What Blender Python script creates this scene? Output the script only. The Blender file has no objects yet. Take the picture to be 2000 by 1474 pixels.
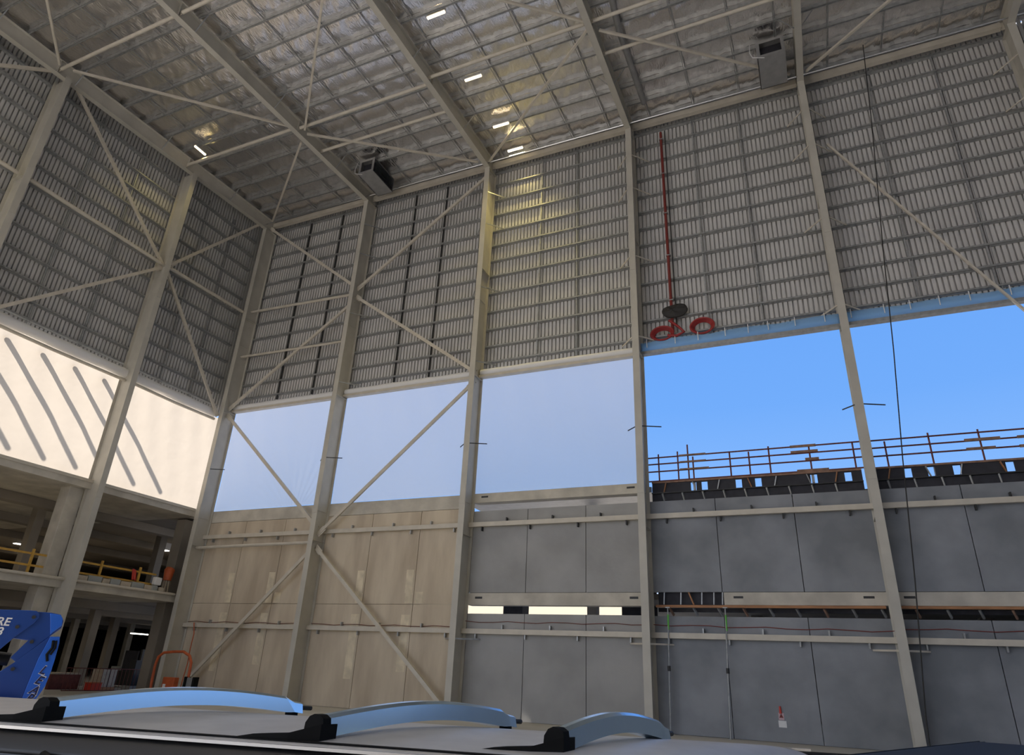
import bpy, math, random
from mathutils import Vector, Matrix
random.seed(7)
COL = bpy.context.scene.collection
SC = bpy.context.scene
PI = math.pi

# ------------------------------------------------------------------ camera
cam_d = bpy.data.cameras.new('camera'); cam = bpy.data.objects.new('camera', cam_d); COL.objects.link(cam)
cam_d.sensor_fit = 'HORIZONTAL'; cam_d.sensor_width = 36.0
cam_d.lens = 1294.496 / 2000 * 36.0
cam_d.clip_start = 0.05; cam_d.clip_end = 2000
_r = (0.9149360, 0.4012327, 0.0436408); _u = (0.1266899, -0.3881787, 0.9128346); _f = (-0.3831995, 0.8296563, 0.4059908)
m = Matrix(((_r[0], _u[0], -_f[0], 30.0459), (_r[1], _u[1], -_f[1], -26.48517), (_r[2], _u[2], -_f[2], 1.8), (0, 0, 0, 1)))
cam.matrix_world = m
SC.camera = cam

# ------------------------------------------------------------------ sky, sun, exposure
SC.view_settings.view_transform = 'Standard'; SC.view_settings.look = 'None'
SC.view_settings.gamma = 1.0; SC.view_settings.use_curve_mapping = False
SC.view_settings.exposure = 0.0
SUN = Vector((-0.70, -0.50, 0.50)).normalized()      # towards the sun
w = bpy.data.worlds.new('sky'); SC.world = w; w.use_nodes = True
nt = w.node_tree; nt.nodes.clear()
N = nt.nodes.new; L = nt.links.new
tc = N('ShaderNodeTexCoord'); sep = N('ShaderNodeSeparateXYZ'); L(tc.outputs['Generated'], sep.inputs[0])
ramp = N('ShaderNodeValToRGB'); L(sep.outputs['Z'], ramp.inputs[0])
ramp.color_ramp.elements[0].position = 0.0; ramp.color_ramp.elements[0].color = (1.5, 1.38, 1.25, 1)
ramp.color_ramp.elements[1].position = 0.62; ramp.color_ramp.elements[1].color = (0.13, 0.36, 0.93, 1)
e = ramp.color_ramp.elements.new(0.10); e.color = (.70, .85, 1.08, 1)
e = ramp.color_ramp.elements.new(0.2); e.color = (.27, .52, 1.0, 1)
e = ramp.color_ramp.elements.new(0.36); e.color = (.17, .42, .97, 1)
dot = N('ShaderNodeVectorMath'); dot.operation = 'DOT_PRODUCT'; L(tc.outputs['Generated'], dot.inputs[0]); dot.inputs[1].default_value = tuple(SUN)
mr = N('ShaderNodeMapRange'); L(dot.outputs['Value'], mr.inputs[0]); mr.inputs[1].default_value = 0.15; mr.inputs[2].default_value = 1.0
mr.interpolation_type = 'SMOOTHSTEP'
glow = N('ShaderNodeMixRGB'); L(mr.outputs[0], glow.inputs[0]); L(ramp.outputs[0], glow.inputs[1]); glow.inputs[2].default_value = (1.75, 1.95, 2.35, 1)
bg = N('ShaderNodeBackground'); L(glow.outputs[0], bg.inputs[0]); bg.inputs[1].default_value = 1.0
out = N('ShaderNodeOutputWorld'); L(bg.outputs[0], out.inputs[0])
sun_d = bpy.data.lights.new('sun', 'SUN'); sun_d.energy = 13.5; sun_d.angle = 0.009; sun_d.color = (1.0, 0.90, 0.78)
sun = bpy.data.objects.new('sun', sun_d); COL.objects.link(sun); sun.location = (-60, -60, 60)
sun.rotation_euler = SUN.to_track_quat('Z', 'Y').to_euler()

# ------------------------------------------------------------------ materials
def mat(name, col, rough=0.6, metal=0.0, var=0.0, scale=3.0, bump=0.0, bscale=40.0, col2=None, stretch=None, spec=None):
    m_ = bpy.data.materials.new(name); m_.use_nodes = True
    t = m_.node_tree; b = t.nodes['Principled BSDF']
    b.inputs['Roughness'].default_value = rough; b.inputs['Metallic'].default_value = metal
    b.inputs['Base Color'].default_value = (*col, 1)
    if spec is not None: b.inputs['Specular IOR Level'].default_value = spec
    co = t.nodes.new('ShaderNodeTexCoord'); mp = t.nodes.new('ShaderNodeMapping'); t.links.new(co.outputs['Object'], mp.inputs[0])
    if stretch: mp.inputs['Scale'].default_value = stretch
    if var or col2:
        n = t.nodes.new('ShaderNodeTexNoise'); n.inputs['Scale'].default_value = scale; n.inputs['Detail'].default_value = 6
        t.links.new(mp.outputs[0], n.inputs[0])
        mx = t.nodes.new('ShaderNodeMixRGB')
        c2 = col2 if col2 else tuple(c * (1 - var) for c in col)
        mx.inputs[1].default_value = (*col, 1); mx.inputs[2].default_value = (*c2, 1)
        r_ = t.nodes.new('ShaderNodeMapRange'); r_.inputs[1].default_value = .35; r_.inputs[2].default_value = .65
        t.links.new(n.outputs[0], r_.inputs[0]); t.links.new(r_.outputs[0], mx.inputs[0]); t.links.new(mx.outputs[0], b.inputs['Base Color'])
    if bump:
        n2 = t.nodes.new('ShaderNodeTexNoise'); n2.inputs['Scale'].default_value = bscale; n2.inputs['Detail'].default_value = 4
        t.links.new(mp.outputs[0], n2.inputs[0])
        bp = t.nodes.new('ShaderNodeBump'); bp.inputs['Strength'].default_value = bump; bp.inputs['Distance'].default_value = .05
        t.links.new(n2.outputs[0], bp.inputs['Height']); t.links.new(bp.outputs[0], b.inputs['Normal'])
    return m_
def emis(name, col, s):
    m_ = bpy.data.materials.new(name); m_.use_nodes = True; b = m_.node_tree.nodes['Principled BSDF']
    b.inputs['Emission Color'].default_value = (*col, 1); b.inputs['Emission Strength'].default_value = s; b.inputs['Base Color'].default_value = (*col, 1)
    return m_
M = dict(
    steel=mat('painted_steel', (.55, .525, .46), .55, 0, .12, 1.2),
    strut=mat('brace_steel', (.64, .59, .50), .5, 0, .12, 2),
    galv=mat('galvanised_steel', (.44, .45, .45), .42, .45, .25, 6),
    foil=mat('foil_insulation', (.97, .94, .92), .17, 1.0, .05, 2.5, .5, 5.0, stretch=(2.6, .8, 1)),
    clad=mat('cladding_sheet', (.64, .63, .61), .5, .1, .1, .6),
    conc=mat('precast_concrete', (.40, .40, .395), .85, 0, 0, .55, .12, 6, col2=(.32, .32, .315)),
    conc3=mat('darker_cooler_concrete', (.31, .325, .35), .85, 0, 0, .55, .12, 6, col2=(.205, .217, .238)),  # darker and cooler in colour than the other bays' concrete
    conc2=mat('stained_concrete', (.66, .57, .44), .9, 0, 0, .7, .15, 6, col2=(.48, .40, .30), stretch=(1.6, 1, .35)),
    patch=mat('mortar_patch', (.82, .72, .54), .9, 0, .25, 2, .2, 12),
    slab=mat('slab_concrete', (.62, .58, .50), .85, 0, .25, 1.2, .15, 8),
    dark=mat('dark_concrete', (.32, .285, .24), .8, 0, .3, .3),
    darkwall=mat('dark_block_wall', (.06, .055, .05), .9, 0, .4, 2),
    floor=mat('floor_slab', (.50, .49, .475), .7, 0, .15, .3),
    ground=mat('dusty_ground', (.38, .365, .345), .95, 0, .2, .1),
    form=mat('dark_formply', (.035, .035, .045), .7, 0, .3, 4),
    timber=mat('formwork_timber', (.46, .22, .10), .7, 0, .35, 6, stretch=(.4, 6, 6)),
    plank=mat('weathered_plank', (.33, .20, .14), .8, 0, .35, 6),
    rust=mat('rusted_scaffold_tube', (.20, .06, .05), .6, .2, .3, 5),
    blackst=mat('blackened_steel', (.03, .03, .03), .5),
    yellow=mat('yellow_rail_paint', (.62, .36, .06), .5, 0, .2, 6),
    red=mat('red_pipe_paint', (.20, .028, .022), .45),
    redb=mat('red_plastic', (.60, .05, .03), .45),
    orange=mat('orange_paint', (.55, .11, .03), .5, 0, .25, 4),
    blue=mat('blue_machine_paint', (.012, .055, .26), .33),
    bluel=mat('light_blue_machine_paint', (.02, .13, .62), .3),
    white=mat('white_paint', (.8, .8, .8), .5),
    navy=mat('navy_lettering', (.01, .015, .08), .4),
    crate=mat('cream_block', (.55, .48, .38), .8, 0, .2, 6),
    green=mat('green_paint', (.12, .5, .06), .5),
    rubber=mat('black_rubber', (.010, .010, .010), .7, spec=.15),
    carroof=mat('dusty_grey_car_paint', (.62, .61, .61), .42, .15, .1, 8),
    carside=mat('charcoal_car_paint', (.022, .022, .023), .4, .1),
    bar=mat('polished_aluminium', (.86, .88, .92), .2, 1.0),
    blubar=mat('sky_tinted_bar_metal', (.66, .84, 1.0), .16, .95),  # blue of the reflected sky is tinted into the metal colour
    hose=mat('dark_red_hose', (.32, .025, .025), .5),
    glass=mat('tinted_car_glass', (.01, .01, .012), .08),
    blackcar=mat('black_car_paint', (.010, .010, .011), .5, 0, spec=.2),
    chrome=mat('bright_trim', (.7, .68, .65), .25, .8),
    duct=mat('duct_sheet_metal', (.42, .42, .42), .4, .5, .15, 3),
    lens=emis('lit_lamp_lens', (1.0, .80, .50), 5.0),
    lens2=emis('white_lamp_lens', (1.0, .93, .8), 6.0),
    far=mat('pale_far_building', (.40, .36, .29), .9),
    cable=mat('dark_cable', (.03, .028, .026), .7),
    grey=mat('grey_plastic', (.35, .37, .36), .6),
)
def sheet_mat(name, col, tr, fwd=.0):
    m_ = bpy.data.materials.new(name); m_.use_nodes = True; t = m_.node_tree; t.nodes.clear()
    d = t.nodes.new('ShaderNodeBsdfDiffuse'); d.inputs[0].default_value = (*col, 1)
    tl = t.nodes.new('ShaderNodeBsdfTranslucent'); tl.inputs[0].default_value = (*col, 1)
    mx = t.nodes.new('ShaderNodeMixShader'); mx.inputs[0].default_value = tr
    co = t.nodes.new('ShaderNodeTexCoord'); n = t.nodes.new('ShaderNodeTexNoise'); n.inputs['Scale'].default_value = 1.3
    t.links.new(co.outputs['Object'], n.inputs[0])
    bp = t.nodes.new('ShaderNodeBump'); bp.inputs['Strength'].default_value = .25; bp.inputs['Distance'].default_value = .15
    t.links.new(n.outputs[0], bp.inputs['Height'])
    for s in (d, tl): t.links.new(bp.outputs[0], s.inputs['Normal'])
    rf = t.nodes.new('ShaderNodeBsdfRefraction'); rf.inputs['IOR'].default_value = 1.03; rf.inputs['Roughness'].default_value = .75; rf.inputs[0].default_value = (*col, 1)
    mx2 = t.nodes.new('ShaderNodeMixShader'); mx2.inputs[0].default_value = fwd
    o = t.nodes.new('ShaderNodeOutputMaterial')
    t.links.new(d.outputs[0], mx.inputs[1]); t.links.new(tl.outputs[0], mx.inputs[2]); t.links.new(mx.outputs[0], mx2.inputs[1]); t.links.new(rf.outputs[0], mx2.inputs[2]); t.links.new(mx2.outputs[0], o.inputs[0])
    return m_
M['sheet'] = sheet_mat('translucent_plastic_film', (.295, .270, .240), .72)
M['sheetb'] = sheet_mat('milky_plastic_film', (1.0, .955, .90), .82, .22)
M['film'] = sheet_mat('blue_tinted_film', (.42, .66, .90), .5)

# ------------------------------------------------------------------ helpers
class MB:
    def __init__(s): s.v = []; s.f = []; s.sm = []
    def add(s, vs, fs, smooth=False):
        b = len(s.v); s.v += [tuple(v) for v in vs]; s.f += [tuple(i + b for i in f) for f in fs]; s.sm += [smooth] * len(fs); return s
    def box(s, x0, x1, y0, y1, z0, z1):
        if x1 < x0: x0, x1 = x1, x0
        if y1 < y0: y0, y1 = y1, y0
        if z1 < z0: z0, z1 = z1, z0
        return s.add([(x0, y0, z0), (x1, y0, z0), (x1, y1, z0), (x0, y1, z0), (x0, y0, z1), (x1, y0, z1), (x1, y1, z1), (x0, y1, z1)],
                     [(3, 2, 1, 0), (4, 5, 6, 7), (0, 1, 5, 4), (1, 2, 6, 5), (2, 3, 7, 6), (3, 0, 4, 7)])
    def bar(s, p, q, w, h, up=(0, 0, 1)):          # rectangular section, w across, h along 'up'
        p = Vector(p); q = Vector(q); d = (q - p).normalized(); up = Vector(up)
        if abs(d.dot(up)) > .98: up = Vector((0, 1, 0))
        a = d.cross(up).normalized(); b = a.cross(d)
        vs = []
        for c in (p, q):
            for sa, sb in ((-1, -1), (1, -1), (1, 1), (-1, 1)): vs.append(c + a * (w / 2 * sa) + b * (h / 2 * sb))
        return s.add(vs, [(0, 1, 2, 3), (7, 6, 5, 4), (0, 4, 5, 1), (1, 5, 6, 2), (2, 6, 7, 3), (3, 7, 4, 0)])
    def tube(s, pts, r, n=8, cap=True):
        pts = [Vector(p) for p in pts]; vs = []; fs = []; pa = None
        rs = r if isinstance(r, (list, tuple)) else [r] * len(pts)
        for i, p in enumerate(pts):
            d = (pts[min(i + 1, len(pts) - 1)] - pts[max(i - 1, 0)]).normalized()
            if pa is None: pa = d.orthogonal().normalized()
            a = (pa - d * pa.dot(d)).normalized(); pa = a; b = d.cross(a)
            for k in range(n):
                t = 2 * PI * k / n; vs.append(p + (a * math.cos(t) + b * math.sin(t)) * rs[i])
        for i in range(len(pts) - 1):
            for k in range(n):
                k2 = (k + 1) % n; fs.append((i * n + k, i * n + k2, (i + 1) * n + k2, (i + 1) * n + k))
        s.add(vs, fs, True)
        if cap: s.add(vs[:n], [tuple(range(n - 1, -1, -1))]); s.add(vs[-n:], [tuple(range(n))])
        return s
    def prism(s, poly, fn, d0, d1):                # poly of (a,b); fn(a,b,depth)->xyz
        n = len(poly); vs = [fn(a, b, d0) for a, b in poly] + [fn(a, b, d1) for a, b in poly]
        return s.add(vs, [tuple(range(n)), tuple(range(2 * n - 1, n - 1, -1))] + [(i, (i + 1) % n + 0, (i + 1) % n + n, i + n)[::-1] for i in range(n)])
    def grid(s, fn, nu, nv, smooth=True):
        vs = [fn(i / nu, j / nv) for j in range(nv + 1) for i in range(nu + 1)]
        return s.add(vs, [(j * (nu + 1) + i, j * (nu + 1) + i + 1, (j + 1) * (nu + 1) + i + 1, (j + 1) * (nu + 1) + i) for j in range(nv) for i in range(nu)], smooth)
    def build(s, name, m_, parent=None, solid=0, bevel=0):
        me = bpy.data.meshes.new(name); me.from_pydata([tuple(v) for v in s.v], [], s.f)
        me.polygons.foreach_set('use_smooth', s.sm); me.materials.append(m_); me.update()
        o = bpy.data.objects.new(name, me); COL.objects.link(o)
        if parent is not None:
            o.parent = parent
            o.matrix_parent_inverse = Matrix.Identity(4)
            rt = parent
            while rt.parent is not None: rt = rt.parent
            pl = rt.location
            if pl.length: me.transform(Matrix.Translation(-pl))
        if solid:
            md = o.modifiers.new('thickness', 'SOLIDIFY'); md.thickness = solid; md.offset = 0
        if bevel:
            md = o.modifiers.new('edge', 'BEVEL'); md.width = bevel; md.segments = 2
        return o
def tag(o, label, cat, group=None, kind=None):
    if label: o['label'] = label
    if cat: o['category'] = cat
    if group: o['group'] = group
    if kind: o['kind'] = kind
    return o
def struct(o): o['kind'] = 'structure'; return o
def empty(name, loc=(0, 0, 0)):
    o = bpy.data.objects.new(name, None); COL.objects.link(o); o.location = loc; o.empty_display_size = .2; return o
ORD = ['first', 'second', 'third', 'fourth', 'fifth', 'sixth', 'seventh', 'eighth', 'ninth', 'tenth', 'eleventh', 'twelfth', 'thirteenth', 'fourteenth', 'fifteenth', 'sixteenth', 'seventeenth', 'eighteenth']

CX = [-1.19, 7.03, 15.45, 23.72, 32.18, 40.6]        # left edges of the back wall columns' front flanges
FW = .30
LY = [-5.85, -13.62, -21.9, -30.2]                           # far edges of the left wall columns' front flanges
XL = -0.75
def soff(y): return 28.38 + 0.05 * y                  # rafter soffit height
def foilz(y): return soff(y) + 1.12
BAY = ['the corner bay', 'the second bay', 'the third bay', 'the fourth bay', 'the rightmost bay']

# ------------------------------------------------------------------ ground, floor
struct(MB().box(-300, 300, -400, 300, -.5, -.12).build('ground', M['ground']))
struct(MB().box(-62, 75, -60, 26, -.12, 0).build('floor', M['floor']))

# ------------------------------------------------------------------ corrugated cladding
def corrugate(a0, a1, per, fn, z0, z1):
    prof = []; a = a0
    while a < a1 - per:
        prof += [(a, 0), (a + per * .66, 0), (a + per * .68, .12), (a + per * .98, .12)]; a += per
    mb = MB(); vs = []; fs = []
    for i, (p, d) in enumerate(prof): vs += [fn(p, d, z0), fn(p, d, z1)]
    for i in range(len(prof) - 1): fs.append((2 * i, 2 * i + 2, 2 * i + 3, 2 * i + 1))
    return mb.add(vs, fs)
def zt(y): return foilz(y) - .02
struct(corrugate(-1.98, 46.4, .2, lambda p, d, z: (p, 1.17 + d, z), 15.82, 29.52).build('wall_back', M['clad'], solid=.004))
mb = MB(); vs = []; fs = []; prof = []; a = -60.0
while a < 1.1:
    prof += [(a, 0), (a + .130, 0), (a + .136, .12), (a + .196, .12)]; a += .2
for p, d in prof: vs += [(-1.95 - d, p, 15.3), (-1.95 - d, p, zt(p))]
for i in range(len(prof) - 1): fs.append((2 * i, 2 * i + 1, 2 * i + 3, 2 * i + 2))
struct(mb.add(vs, fs).build('wall_left', M['clad'], solid=.004))
# unseen right end wall, added to cut light from the side
struct(MB().box(75, 75.3, -60, 1.2, 15.9, 29.6).build('wall_right_added', M['clad']))
struct(MB().box(75, 75.3, -60, 1.2, 0, 9.4).build('wall_right_lower_added', M['conc']))  # open band above gives the roof bars sky to reflect
struct(MB().box(46.4, 75, 1.17, 1.24, 15.9, 29.52).build('wall_back_upper', M['clad']))
struct(MB().box(41, 75, .97, 1.13, 0, 9.4).build('wall_back_lower', M['conc']))
struct(MB().add([(46.5, 1.2, foilz(1.2)), (75, 1.2, foilz(1.2)), (75, -60, foilz(-60)), (46.5, -60, foilz(-60))], [(0, 1, 2, 3)]).build('ceiling_right', M['foil'], solid=.05))

# ------------------------------------------------------------------ roof: foil ceiling, purlins, rods, rafters
PY = [.55 - 1.27 * i for i in range(29)]
mb = MB()
def foilfn(u, v):
    x = -2.0 + 48.5 * u; y = 1.2 - 37.2 * v
    k = ((.55 - y) / 1.27) % 1.0
    sag = .045 * math.sin(PI * k)
    wr = .012 * math.sin(x * 5.1 + 3 * math.sin(y * 2.3)) + .010 * math.sin(x * 11.3 + y * 7.0)
    return (x, y, foilz(y) - sag + wr)
mb.grid(foilfn, 480, 240)
struct(mb.build('ceiling', M['foil']))
struct(MB().add([(-2, -36, foilz(-36)), (46.5, -36, foilz(-36)), (46.5, -60, foilz(-60)), (-2, -60, foilz(-60))], [(0, 1, 2, 3)]).build('ceiling_front', M['foil'], solid=.05))
for i, y in enumerate(PY):
    z0 = foilz(y) - .27
    mb = MB(); mb.box(-1.9, 46.1, y - .005, y + .005, z0, z0 + .25); mb.box(-1.9, 46.1, y - .005, y + .07, z0, z0 + .012)
    mb.box(-1.9, 46.1, y + .06, y + .07, z0, z0 + .03)
    o = mb.build('roof_purlin', M['galv'])
    if i < 18: lab = 'thin galvanised purlin under the roof foil, the %s out from the back wall' % ORD[i]
    else: lab = 'thin galvanised purlin under the roof foil, nearest the open front of the hall'
    tag(o, lab, 'purlin', 'purlins under the foil roof')
# bridging rods between purlins
RX = {0: (.6, 2.6, 4.8, 6.3), 1: (7.9, 9.9, 12.2, 14.2), 2: (16.3, 18.45, 20.6, 22.7), 3: (24.9, 27.2, 29.5, 31.4), 4: (33.6, 35.9, 38.2, 39.9)}
for b, xs in RX.items():
    for k, x in enumerate(xs):
        mb = MB()
        for i in range(17):
            ya, yb = PY[i], PY[i + 1]
            mb.tube([(x, ya, foilz(ya) - .22), (x, yb, foilz(yb) - .22)], .013, 5)
            mb.bar((x + .07, ya, foilz(ya) - .10), (x + .07, yb, foilz(yb) - .10), .03, .05)
        o = mb.build('roof_bridging', M['galv'])
        tag(o, 'bridging rods between roof purlins in %s, %s line from the left' % (BAY[b], ORD[k]), 'bridging rods', 'roof bridging lines')

def rafter(x, label, y1=-60.0):
    e = empty('roof_rafter', (x + FW / 2, .95, soff(.95)))
    def sl(x0, x1, za, zb, name, m_):
        mb = MB(); y0 = .95
        mb.add([(x0, y0, soff(y0) + za), (x1, y0, soff(y0) + za), (x1, y1, soff(y1) + za), (x0, y1, soff(y1) + za),
                (x0, y0, soff(y0) + zb), (x1, y0, soff(y0) + zb), (x1, y1, soff(y1) + zb), (x0, y1, soff(y1) + zb)],
               [(0, 1, 2, 3), (7, 6, 5, 4), (0, 4, 5, 1), (1, 5, 6, 2), (2, 6, 7, 3), (3, 7, 4, 0)])
        return mb.build(name, m_, e)
    sl(x, x + FW, 0, .025, 'bottom_flange', M['steel']); sl(x, x + FW, .82, .845, 'top_flange', M['steel'])
    sl(x + FW / 2 - .01, x + FW / 2 + .01, .02, .83, 'web', M['steel'])
    for y in (-6.5, -14.3, -22):
        for sx in (0, 1):
            MB().box(x + (.01 if sx == 0 else FW / 2), x + (FW / 2 if sx == 0 else FW - .01), y - .01, y + .01, soff(y) + .02, soff(y) + .82).build('stiffener_plate', M['steel'], e)
    # fly braces from bottom flange up to purlins
    for i in (3, 7, 11, 14):
        y = PY[i] + .05
        for sx in (-1, 1):
            xx = x + (0.02 if sx < 0 else FW - .02)
            MB().bar((xx, y, soff(y) + .03), (xx + sx * .62, y, foilz(y) - .2), .05, .03).build('fly_brace', M['galv'], e)
    tag(e, label, 'rafter', 'roof rafters')
    return e
rl = ['painted steel rafter running along the top of the left wall', 'painted steel roof rafter meeting the second back column from the corner',
      'painted steel roof rafter meeting the back column lit yellow by the lamps', 'painted steel roof rafter just left of the red riser pipe',
      'painted steel roof rafter beside the right duct box', 'painted steel roof rafter at the right edge of the photo']
for x, l in zip(CX, rl): rafter(x, l)

# roof struts (tubes across a bay)
STR = [(0, -14.2, 'between left wall and first rafter, farther from the back wall'), (0, -6.55, 'between left wall and first rafter, nearer the back wall'),
       (1, -14.2, 'at the top edge in the second bay'), (1, -6.45, 'crossing the second bay midway'), (1, -4.5, 'in the second bay, the nearest to the left duct box'),
       (2, -6.8, 'crossing the lamp bay'), (3, -6.8, 'crossing the fourth bay, the farther from the back wall'), (3, -4.9, 'crossing the fourth bay just above the right duct box'),
       (2, -14.2, 'at the top of the lamp bay'), (3, -9.3, 'crossing the fourth bay at the top of the photo'), (4, -6.8, 'crossing the rightmost bay')]
for b, y, l in STR:
    z = soff(y) + .28
    e = empty('roof_strut', (CX[b] + FW / 2, y, z)); x0, x1 = CX[b] + FW / 2 + .02, CX[b + 1] + FW / 2 - .02
    MB().tube([(x0 + .2, y, z), (x1 - .2, y, z)], .085, 12).build('tube', M['strut'], e)
    for xx in (x0, x1 - .22): MB().box(xx, xx + .22, y - .012, y + .012, z - .13, z + .13).build('end_plate', M['strut'], e)
    tag(e, 'beige tubular roof strut ' + l, 'strut', 'roof struts')
# roof diagonal braces
RB = [((2.9, -17.4), (-.55, -14.45), 'upper left corner of the photo, along the left wall bay'), ((-.3, -13.95), (6.95, -6.9), 'long one from left wall to the first rafter'),
      ((14.9, -13.6), (7.6, -6.3), 'rising steeply in the second bay'), ((6.75, -5.6), (-.2, -.25), 'running down to the roof corner'),
      ((16.0, -13.2), (23.7, -7.0), 'at the top of the lamp bay'), ((23.7, -6.5), (15.8, -.2), 'crossing in front of the lamp bay foil'),
      ((24.2, -6.3), (31.9, -.4), 'running toward the right duct box'), ((40.2, -6.5), (32.6, -.3), 'pale one beside the far right rafter'),
      ((7.5, -6.0), (15.2, -.4), 'sagging one behind the left duct box')]
for (a, b, l) in RB:
    za, zb = soff(a[1]) + .2, soff(b[1]) + .2
    mb = MB(); mb.bar((a[0], a[1], za), (b[0], b[1], zb), .11, .11)
    o = mb.build('roof_brace', M['strut'], bevel=.01); tag(o, 'beige diagonal roof brace, ' + l, 'brace', 'roof braces')

# eave struts + long pipe
for b in range(5):
    x0, x1 = CX[b] + FW / 2 + .02, CX[b + 1] + FW / 2 - .02
    e = empty('eave_beam', (x0, .62, 28.62))
    mb = MB(); mb.box(x0 + .15, x1 - .15, .50, .74, 28.78, 29.08); mb.build('beam', M['strut'], e)
    for xx in (x0, x1 - .17): MB().box(xx, xx + .17, .60, .63, 28.7, 29.14).build('end_plate', M['strut'], e)
    tag(e, 'beige box eave beam along the top of the back wall in ' + BAY[b], 'beam', 'eave beams')
e = empty('eave_pipe', (-1, -.1, 28.6))
MB().tube([(-1.2, -.1, 28.62), (15, -.1, 28.60), (30, -.1, 28.60), (46.1, -.1, 28.62)], .045, 10).build('pipe', M['bar'], e)
for x in range(0, 45, 3): MB().tube([(x + .4, -.1, 28.64), (x + .4, -.1, foilz(-.1) - .1)], .008, 5).build('hanger_rod', M['galv'], e)
tag(e, 'long thin bright service pipe hung along the eave in front of the back columns', 'pipe')

# ------------------------------------------------------------------ back wall columns
clabel = ['painted steel corner column where left wall and back wall meet', 'painted steel column between the corner bay and the second bay',
          'painted steel column lit yellow near its top by the lamps', 'painted steel column left of the red riser pipe and the open sky bays',
          'painted steel column standing between the two open blue sky bays', 'painted steel column at the top right edge of the photo']
def hcol(e, x, z0, z1, tf=.022):
    ff = MB().box(x, x + FW, 0, tf, z0, z1).build('front_flange', M['steel'], e)
    MB().box(x, x + FW, .95 - tf, .95, z0, z1).build('back_flange', M['steel'], e)
    wb = MB().box(x + FW / 2 - .01, x + FW / 2 + .01, tf, .95 - tf, z0, z1).build('web', M['steel'], e)
    return ff, wb
for i, x in enumerate(CX):
    e = empty('steel_column', (x + FW / 2, .475, 0)); ff, wb = hcol(e, x, 0, soff(.475))
    xc = x + FW / 2
    for zs in (9.2, 20.0):
        MB().box(x + .02, x + FW - .02, -.018, 0, zs - .45, zs + .45).build('splice_plate', M['steel'], ff)
        for s in (-1, 1): MB().box(xc + s * .01, xc + s * .03, .12, .83, zs - .3, zs + .3).build('splice_plate', M['steel'], wb)
    for zs in (7.4, 15.25, 21.5):
        for s in (-1, 1): MB().box(xc if s > 0 else x + .01, x + FW - .01 if s > 0 else xc, .03, .92, zs - .01, zs + .01).build('stiffener_plate', M['steel'], e)
    MB().box(x - .1, x + FW + .1, -.1, .955, 0, .04).build('base_plate', M['steel'], e)
    if i > 0:
        for zf in (26.6, 24.45, 20.35, 16.0, 3.0):
            if i == 1 and zf < 10: continue
            for s in (-1, 1):
                xx = xc + s * (FW / 2 - .02)
                MB().bar((xx, .06, zf), (xx + s * .72, .95, zf + .03), .03, .06).build('fly_brace', M['strut'] if i > 2 else M['galv'], e)
    if i < 5:
        zf = 11.65
        MB().bar((x + .02, .03, zf), (x - .42, .45, zf), .03, .04).build('cleat', M['blackst'], e)
        MB().bar((x + FW - .02, .03, zf), (x + FW + .75, .38, zf), .03, .04).build('cleat', M['blackst'], e)
    MB().box(x, x + FW, .02, .95, soff(.475), soff(.475) + .02).build('cap_plate', M['steel'], e)
    tag(e, clabel[i], 'column', 'back wall columns')

# left wall columns
ll = ['painted steel left wall column nearest the corner', 'painted steel left wall column under the roof strut near the upper left', 'painted steel left wall column at the far left edge', 'painted steel left wall column out of frame to the left']
for i, y in enumerate(LY):
    e = empty('steel_column', (-1.2, y - .15, 0)); zt_ = soff(y) + .02
    MB().box(XL - .022, XL, y - FW, y, 0, zt_).build('front_flange', M['steel'], e)
    MB().box(XL - .95, XL - .93, y - FW, y, 0, zt_).build('back_flange', M['steel'], e)
    MB().box(XL - .93, XL - .02, y - FW / 2 - .01, y - FW / 2 + .01, 0, zt_).build('web', M['steel'], e)
    for zs in (9.0, 20.0): MB().box(XL, XL + .018, y - FW + .02, y - .02, zs - .45, zs + .45).build('splice_plate', M['steel'], e)
    for zs in (21.6,): MB().box(XL - .93, XL - .03, y - FW + .01, y - .01, zs - .01, zs + .01).build('stiffener_plate', M['steel'], e)
    MB().box(XL - 1.05, XL + .1, y - FW - .1, y + .1, 0, .04).build('base_plate', M['steel'], e)
    tag(e, ll[i], 'column', 'left wall columns')

# ------------------------------------------------------------------ wall braces and struts
def brace(p, q, label, w_=.17, plate=True, up=(0, 1, 0)):
    e = empty('wall_brace', p)
    MB().bar(p, q, w_, .1, up).build('bar', M['strut'], e)
    if plate:
        d = (Vector(q) - Vector(p)).normalized()
        for c, s in ((Vector(p), 1), (Vector(q), -1)):
            MB().bar(c - d * s * .12, c + d * s * .38, w_ + .12, .025, up).build('gusset_plate', M['strut'], e)
    tag(e, label, 'brace', 'wall braces')
yb = .45
def xw(i): return CX[i] + FW / 2
BR = [((xw(0) + .1, yb, 28.6), (xw(1) - .12, yb, 22.35), 'top of the corner bay, falling right'), ((xw(1) - .12, yb, 21.3), (xw(0) + .1, yb, 15.5), 'middle of the corner bay, falling left'),
      ((xw(0) + .1, yb, 15.05), (xw(1) - .12, yb, 8.1), 'corner bay in front of the white sheet, falling right'), ((xw(1) - .12, yb, 7.1), (xw(0) + .9, yb, .2), 'corner bay in front of the concrete, falling left to the floor'),
      ((xw(2) - .12, yb, 28.2), (xw(1) + .12, yb, 22.2), 'top of the second bay, falling left'), ((xw(1) + .12, yb, 21.6), (xw(2) - .12, yb, 15.6), 'middle of the second bay, falling right'),
      ((xw(2) - .12, yb, 15.0), (xw(1) + .12, yb, 7.8), 'second bay in front of the white sheet, falling left'), ((xw(1) + .12, yb, 7.05), (xw(2) - .2, yb, .15), 'second bay in front of the concrete, falling right to the floor')]
for p, q, l in BR: brace(p, q, 'beige diagonal wall brace, ' + l)
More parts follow.
